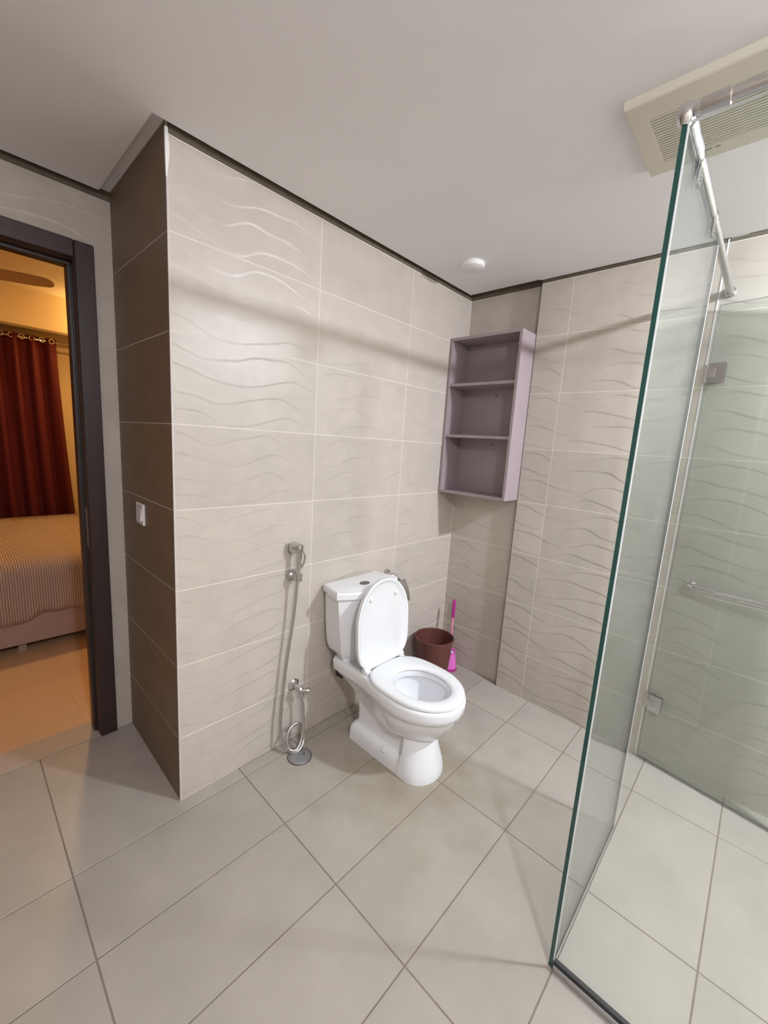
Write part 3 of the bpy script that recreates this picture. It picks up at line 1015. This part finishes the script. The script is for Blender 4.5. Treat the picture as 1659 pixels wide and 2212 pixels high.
fr_out = [(VX0, VY0), (VX1, VY0), (VX1, VY1), (VX0, VY1)]
fr_in = [(GX0, GY0), (GX1, GY0), (GX1, GY1), (GX0, GY1)]
for i in range(4):
    j = (i + 1) % 4
    make('frame_side', frame_side((fr_out[i], fr_out[j]), (fr_in[i], fr_in[j])), 'vent_plastic', vt)
make('backing', MB().box(GX0, GX1, GY0, GY1, H - .004, H - .001), 'vent_dark', vt)
NS = 19
pit = (GX1 - GX0) / NS
for i in range(NS):
    x0 = GX0 + pit * i + pit * 0.20
    make('slat', MB().box(x0, x0 + pit * 0.66, GY0, GY1, VZ + .0005, H - .006), 'vent_plastic', vt)
mk = MB()
for k, yy in enumerate((-1.216, -1.2205, -1.225, -1.2295, -1.2400, -1.2445, -1.2485)):
    s = 0.0042 if k not in (3, 6) else 0.0030
    mk.v += [(-.7005, yy, VZ - .0003), (-.7005, yy - s * .62, VZ - .0003), (-.7085, yy - s * .62 - .0016, VZ - .0003), (-.7085, yy - .0016, VZ - .0003),
             (-.7005, yy, VZ + .0002), (-.7005, yy - s * .62, VZ + .0002), (-.7085, yy - s * .62 - .0016, VZ + .0002), (-.7085, yy - .0016, VZ + .0002)]
    b = 8 * k
    for q in ((0, 3, 2, 1), (4, 5, 6, 7), (0, 1, 5, 4), (1, 2, 6, 5), (2, 3, 7, 6), (3, 0, 4, 7)):
        mk.face(*[b + i for i in q])
make('brand_mark', mk, 'mark_ink', vt, label='tiny dark lettering on the grille border')

# ------------------------------------------------------------------ shower enclosure
GT = 0.010


def pane(x0, x1, y0, y1, z0, z1, thin_axis, top_mat=1):
    m_ = MB().box(x0, x1, y0, y1, z0, z1)
    # box face order: bottom, top, y0, x1, y1, x0
    face_axis = [2, 2, 1, 0, 1, 0]
    for i, a in enumerate(face_axis):
        m_.m[i] = 0 if a == thin_axis else 1
    m_.m[1] = top_mat
    m_.m[0] = 3 if top_mat == 2 else 1
    return m_


YA = -1.263          # panel A centre plane
XA0, XA1, ZG = -1.190, -0.563, 2.128
pa = thing('shower_panel', ((XA0 + XA1) / 2, YA, 0), 'clear fixed glass panel with a dark green edge facing the camera', 'glass panel')
make('pane', pane(XA0, XA1, YA - GT / 2, YA + GT / 2, 0.004, ZG, 1), ['clear_glass', 'glass_edge'], pa)
make('seal_strip', MB().box(XA1, XA1 + .006, YA - .006, YA + .006, 0.02, ZG), 'seal_white', pa, label='white edge seal')
make('floor_seal', MB().box(XA0 + .016, XA1, YA - .006, YA + .006, 0.0, 0.004), 'sealant_grey', pa)
YB1 = YA - GT / 2 - .002
pb = thing('shower_panel', (XA0 + GT / 2, (YB1 + Y_OUT) / 2, 0), 'clear glass panel with a black lower seal nearest the camera', 'glass panel')
make('pane', pane(XA0, XA0 + GT, Y_OUT, YB1, 0.0307, ZG, 0, 2), ['clear_glass', 'glass_edge', 'seal_white', 'black_rubber'], pb)  # top face coloured white to paint the bright line on the polished edge
make('silicone_joint', MB().box(XA0 + .0005, XA0 + .006, YB1 - .0005, YB1 + .0018, 0.03, ZG), 'seal_white', pb, label='white corner joint')
make('lower_seal', MB().box(XA0 - .0015, XA0 + GT + .0015, Y_OUT, YB1 - .0006, 0.0206, 0.0305), 'black_rubber', pb, label='black rubber seal')
make('floor_channel', MB().bbox(XA0 - .005, XA0 + GT + .006, Y_OUT, YB1 - .0006, 0.0, 0.0205, .0012), 'aluminium', pb, label='brushed aluminium floor channel')

# hinged door folded in against the tiled wall
dd = Vector((-0.150, -1.0, 0)).normalized()
dn = Vector((-dd.y, dd.x, 0))
if dn.x > 0:
    dn = -dn
D0 = Vector((-0.026, -1.240, 0))
DW = 0.545


def dpt(s, o, z):
    p = D0 + dd * s + dn * o
    return (p.x, p.y, z)


def dbox(m_, s0, s1, o0, o1, z0, z1):
    b = len(m_.v)
    for z in (z0, z1):
        for s, o in ((s0, o0), (s1, o0), (s1, o1), (s0, o1)):
            m_.v.append(dpt(s, o, z))
    for q in ((0, 3, 2, 1), (4, 5, 6, 7), (0, 1, 5, 4), (1, 2, 6, 5), (2, 3, 7, 6), (3, 0, 4, 7)):
        m_.face(*[b + i for i in q])
    return m_


sdr = thing('shower_door', dpt(DW / 2, 0, 0), 'glass shower door swung open flat along the tiled wall', 'shower door')
m_ = dbox(MB(), 0, DW, 0, .008, .012, 2.10)
for i, a in enumerate([1, 1, 0, 1, 0, 1]):
    m_.m[i] = a
make('pane', m_, ['door_glass', 'glass_edge'], sdr)
for zc in (0.308, 1.828):
    h = dbox(MB(), .004, .058, .008, .0145, zc - .040, zc + .040)
    hp = make('hinge', h, 'chrome', sdr)
    make('hinge_plate', dbox(MB(), .004, .058, -.006, .0, zc - .040, zc + .040), 'chrome', hp)
    m2 = dbox(MB(), -.001, .026, .0143, .0165, zc - .018, zc + .018)
    make('hinge_slot', m2, 'steel', hp)
    make('hinge_pin', MB().lathe((XW - .012, -1.236, zc - .036), (0, 0, 1), [(.008, 0), (.008, .072)], 16), 'chrome', hp, 0.6)
    make('wall_plate', MB().bbox(XW - .005, XW, -1.270, -1.222, zc - .040, zc + .040, .001), 'chrome', hp)
# towel bar handle
hz = 0.925
pts = [dpt(.082, .008, hz), dpt(.082, .030, hz), dpt(.086, .046, hz), dpt(.100, .056, hz), dpt(.120, .058, hz), dpt(.30, .058, hz), dpt(.44, .058, hz), dpt(.462, .054, hz), dpt(.474, .040, hz), dpt(.476, .008, hz)]
make('handle', MB().tube(pts, .0125, 16, 6), 'chrome', sdr, 0.7)
for s in (.082, .476):
    p = Vector(dpt(s, .008, hz))
    make('handle_washer', MB().lathe(p, dn, [(.017, 0), (.017, .004), (.013, .006)], 24), 'chrome', sdr, 0.6)

# support rails with their corner connector
ZR = 2.149
ra = thing('support_rail', ((XA0 + XW) / 2, YA, ZR), 'steel rail from the glass corner across to the tiled wall', 'rail', 'shower support rails')
RR = 0.0122
make('tube', MB().lathe((XA0 + .030, YA, ZR), (1, 0, 0), [(RR, 0), (RR, XW - XA0 - .036)], 24), 'steel', ra, 0.6)
make('wall_flange', MB().lathe((XW, YA, ZR), (-1, 0, 0), [(.020, 0), (.020, .006), (.0165, .010), (.0165, .026)], 24), 'chrome', ra, 0.6)
make('plastic_wrap', MB().tube([(XA0 + .032, YA, ZR), (XA0 + .07, YA, ZR), (XA0 + .11, YA, ZR), (XA0 + .15, YA, ZR)], lambda t: .0140 + .0007 * sin(9 * t), 20), 'plastic_wrap', ra, 0.7, label='torn clear plastic wrapping')
for k, xx in enumerate((-1.005, -0.715)):
    c = MB()
    c.box(xx - .014, xx + .014, YA - .0085, YA - .0055, ZG - .034, ZR + .004)
    c.box(xx - .014, xx + .014, YA + .0055, YA + .0085, ZG - .034, ZR + .004)
    c.lathe((xx - .013, YA, ZR), (1, 0, 0), [(.0150, 0), (.0150, .026)], 20)
    c.lathe((xx, YA - .0085, ZG - .020), (0, -1, 0), [(.006, 0), (.005, .004)], 12)
    c.lathe((xx, YA + .0085, ZG - .020), (0, 1, 0), [(.006, 0), (.005, .004)], 12)
    make('glass_clip', c, 'chrome', ra, 0.6)
fl2 = MB()
for (y0, z0, x0, l_) in ((.006, 2.118, -1.03, .05), (-.010, 2.112, -1.045, .038)):
    fl2.loft([[(x0, YA + y0, z0 + .02), (x0 + .018, YA + y0 + .004, z0 + .02), (x0 + .018, YA + y0 + .0045, z0 + .02), (x0, YA + y0 + .0005, z0 + .02)],
              [(x0 - .008, YA + y0 + .006, z0 - l_), (x0 + .008, YA + y0 + .011, z0 - l_ + .008), (x0 + .008, YA + y0 + .0115, z0 - l_ + .008), (x0 - .008, YA + y0 + .0065, z0 - l_)]], True, True)
make('wrap_flap', fl2, 'plastic_wrap', ra)
rb = thing('support_rail', (XA0 + GT / 2, (YB1 + Y_OUT) / 2, ZR), 'steel rail above the near glass panel with a thicker end sleeve', 'rail', 'shower support rails')
XB = XA0 + GT / 2
make('tube', MB().lathe((XB, YB1 - .02, ZR), (0, -1, 0), [(RR, 0), (RR, -Y_OUT + YB1 - .026)], 24), 'steel', rb, 0.6)
make('sleeve', MB().lathe((XB, YB1 - .016, ZR), (0, -1, 0), [(.0148, 0), (.0152, .002), (.0152, .046), (.0135, .048)], 24), 'steel', rb, 0.6)
make('wall_flange', MB().lathe((XB, Y_OUT, ZR), (0, 1, 0), [(.020, 0), (.020, .006), (.0165, .010), (.0165, .026)], 24), 'chrome', rb, 0.6)
cn = thing('rail_connector', (XB, YA, ZG), 'chrome corner connector joining the two shower rails', 'connector')
kn = MB().lathe((XB + .002, YA + .002, ZG - .004), (0, 0, 1), [(.010, 0), (.012, .004), (.0165, .012), (.0185, .022), (.0175, .032), (.0120, .040), (.004, .0435), (0, .044)], 28, True, False)
make('dome', kn, 'chrome', cn, 0.8)
make('arm', MB().lathe((XB + .010, YA, ZR), (1, 0, 0), [(.0105, 0), (.0125, .004), (.0125, .020), (.0105, .024)], 20), 'chrome', cn, 0.6)
make('arm', MB().lathe((XB, YA - .008, ZR), (0, -1, 0), [(.0105, 0), (.0115, .004), (.0105, .018)], 20), 'chrome', cn, 0.6)

# ------------------------------------------------------------------ bedroom furniture
bd_ = thing('bed', (-1.95, 2.64, 0), 'low bed with a pale mauve wooden base seen through the doorway', 'bed')
B0, B1, BY, BYF = -2.90, -0.80, 1.752, 3.44
make('base', MB().bbox(B0, B1, BY, BYF, .062, .285, .004), 'bed_wood', bd_)
make('mattress', MB().bbox(B0 + .02, B1 - .01, BY + .02, BYF - .02, .285, .560, .03), 'mattress_white', bd_)
for lx in (-2.75, -2.03, -1.25, -.95):
    for ly in (BY + .06, BYF - .08):
        make('leg', MB().bbox(lx - .02, lx + .02, ly - .02, ly + .02, 0, .062, .002), 'bed_wood', bd_)
mb = MB()
NXs, prof = 150, []
cols = []
random.seed(3)
for i in range(NXs + 1):
    x = lerp(B0 - .03, B1 - .004, i / NXs)
    hem = .255 + .030 * sin(x * 5.3 + .6) + .016 * sin(x * 13.1)
    hem -= .05 * smooth01((-1.93 - x) / .12)
    fold = sin(x * 2 * pi / .155 + 1.2 * sin(x * 3.1))
    row = []
    row.append((x, BYF - .005, .575))
    for k in range(1, 9):
        y = lerp(BYF - .005, BY + .05, k / 8)
        row.append((x, y, .578 + .010 * sin(x * 4.1 + y * 5.0) + .006 * sin(x * 9 - y * 7)))
    row.append((x, BY + .02, .570))
    row.append((x, BY - .004, .545))
    for k in range(1, 8):
        t = k / 7
        row.append((x, BY - .016 - .016 * t * (1 + .9 * fold), lerp(.53, hem, t)))
    cols.append(row)
outer = [list(r) for r in cols]
mb.loft(outer, closed=False)
bs = make('bedspread', mb, 'spread_fabric', None, True, origin=(-1.95, 2.6, .57))
md = bs.modifiers.new('thick', 'SOLIDIFY')
md.thickness = .006
md.offset = 1
tag(bs, 'finely striped beige and brown bedspread hanging over the bed side', 'bedspread')

# curtain
CY = 3.585
CX0, CX1 = -2.75, -1.482
ctz0, ctz1 = 0.30, 2.222
mb = MB()
cl = []
NX = 220
for iz in range(25):
    tz = iz / 24
    z = lerp(ctz1, ctz0, tz)
    row = []
    for ix in range(NX + 1):
        tx = ix / NX
        spread = 1 + 0.055 * tz
        xe = CX1 + .085 * tz ** 1.4
        x = lerp(CX0, xe, tx)
        ph = tx * 2 * pi * 9.0 + .6 * sin(tx * 7)
        amp = .030 + .012 * tz
        y = CY + amp * sin(ph) + .006 * sin(ph * 2.3 + 4 * tz)
        row.append((x, y, z))
    cl.append(row)
mb.loft(cl, closed=False)
cu = make('curtain', mb, 'red_fabric', None, True, origin=(-2.1, CY, ctz0))
md = cu.modifiers.new('thick', 'SOLIDIFY')
md.thickness = .003
tag(cu, 'deep red eyelet curtain hanging on the bedroom wall', 'curtain')
for ix in range(18):
    tx = (ix + .5) / 18
    ph_target = (ix + .25) * 2 * pi * 9.0 / 18
    x = lerp(CX0, CX1, tx)
    e = MB().lathe((x, CY - .033, 2.196), (0.25, -1, 0), [(.017, -.002), (.022, -.002), (.022, .002), (.017, .002)], 18, False, False)
    b0 = len(e.v) - 18
    for j in range(18):
        k = (j + 1) % 18
        e.face(b0 + j, b0 + k, k, j)
    make('eyelet', e, 'chrome', cu, 0.6)
rd = thing('curtain_rod', (-1.9, CY, 2.195), 'thin metal rod carrying the red curtain', 'curtain rod')
make('rod', MB().lathe((-3.0, CY, 2.195), (1, 0, 0), [(.010, 0), (.010, 1.95)], 16), 'chrome', rd, 0.6)
for xx in (-2.9, -1.15):
    make('bracket', MB().bbox(xx - .01, xx + .01, CY + .005, BY1, 2.185, 2.20, .001), 'chrome', rd)

# ceiling fan
fx, fy, fz = -2.42, 2.13, 2.285
cf = thing('ceiling_fan', (fx, fy, BH), 'brown ceiling fan with one blade showing through the doorway', 'ceiling fan')
make('down_rod', MB().lathe((fx, fy, BH), (0, 0, -1), [(.05, 0), (.05, .03), (.012, .05), (.012, .24)], 20), 'fan_brown', cf, 0.6)
make('motor', MB().lathe((fx, fy, BH - .22), (0, 0, -1), [(.03, 0), (.10, .02), (.11, .06), (.10, .10), (.04, .13)], 32), 'fan_brown', cf, 0.6)
a0 = atan2(1.86 - fy, -1.735 - fx)
for k in range(3):
    a = a0 + k * 2 * pi / 3
    d_ = Vector((cos(a), sin(a), 0))
    p_ = Vector((-sin(a), cos(a), 0))
    L_ = 0.735
    prof_ = [(.16, .045), (.25, .055), (.45, .060), (.62, .058), (.70, .048), (.725, .032), (.735, .008)]
    up = [Vector((fx, fy, fz)) + d_ * s + p_ * w_ + Vector((0, 0, -.013 * w_ / .06)) for s, w_ in prof_]
    lo = [Vector((fx, fy, fz)) + d_ * s - p_ * w_ - Vector((0, 0, -.013 * w_ / .06)) for s, w_ in prof_]
    poly = up + lo[::-1]
    make('blade', MB().loft([poly, [q + Vector((0, 0, .007)) for q in poly]], True, True), 'fan_brown', cf)
    make('blade_iron', MB().tube([Vector((fx, fy, fz + .0)) + d_ * .09, Vector((fx, fy, fz)) + d_ * .22], .012, 8, 1), 'fan_brown', cf)
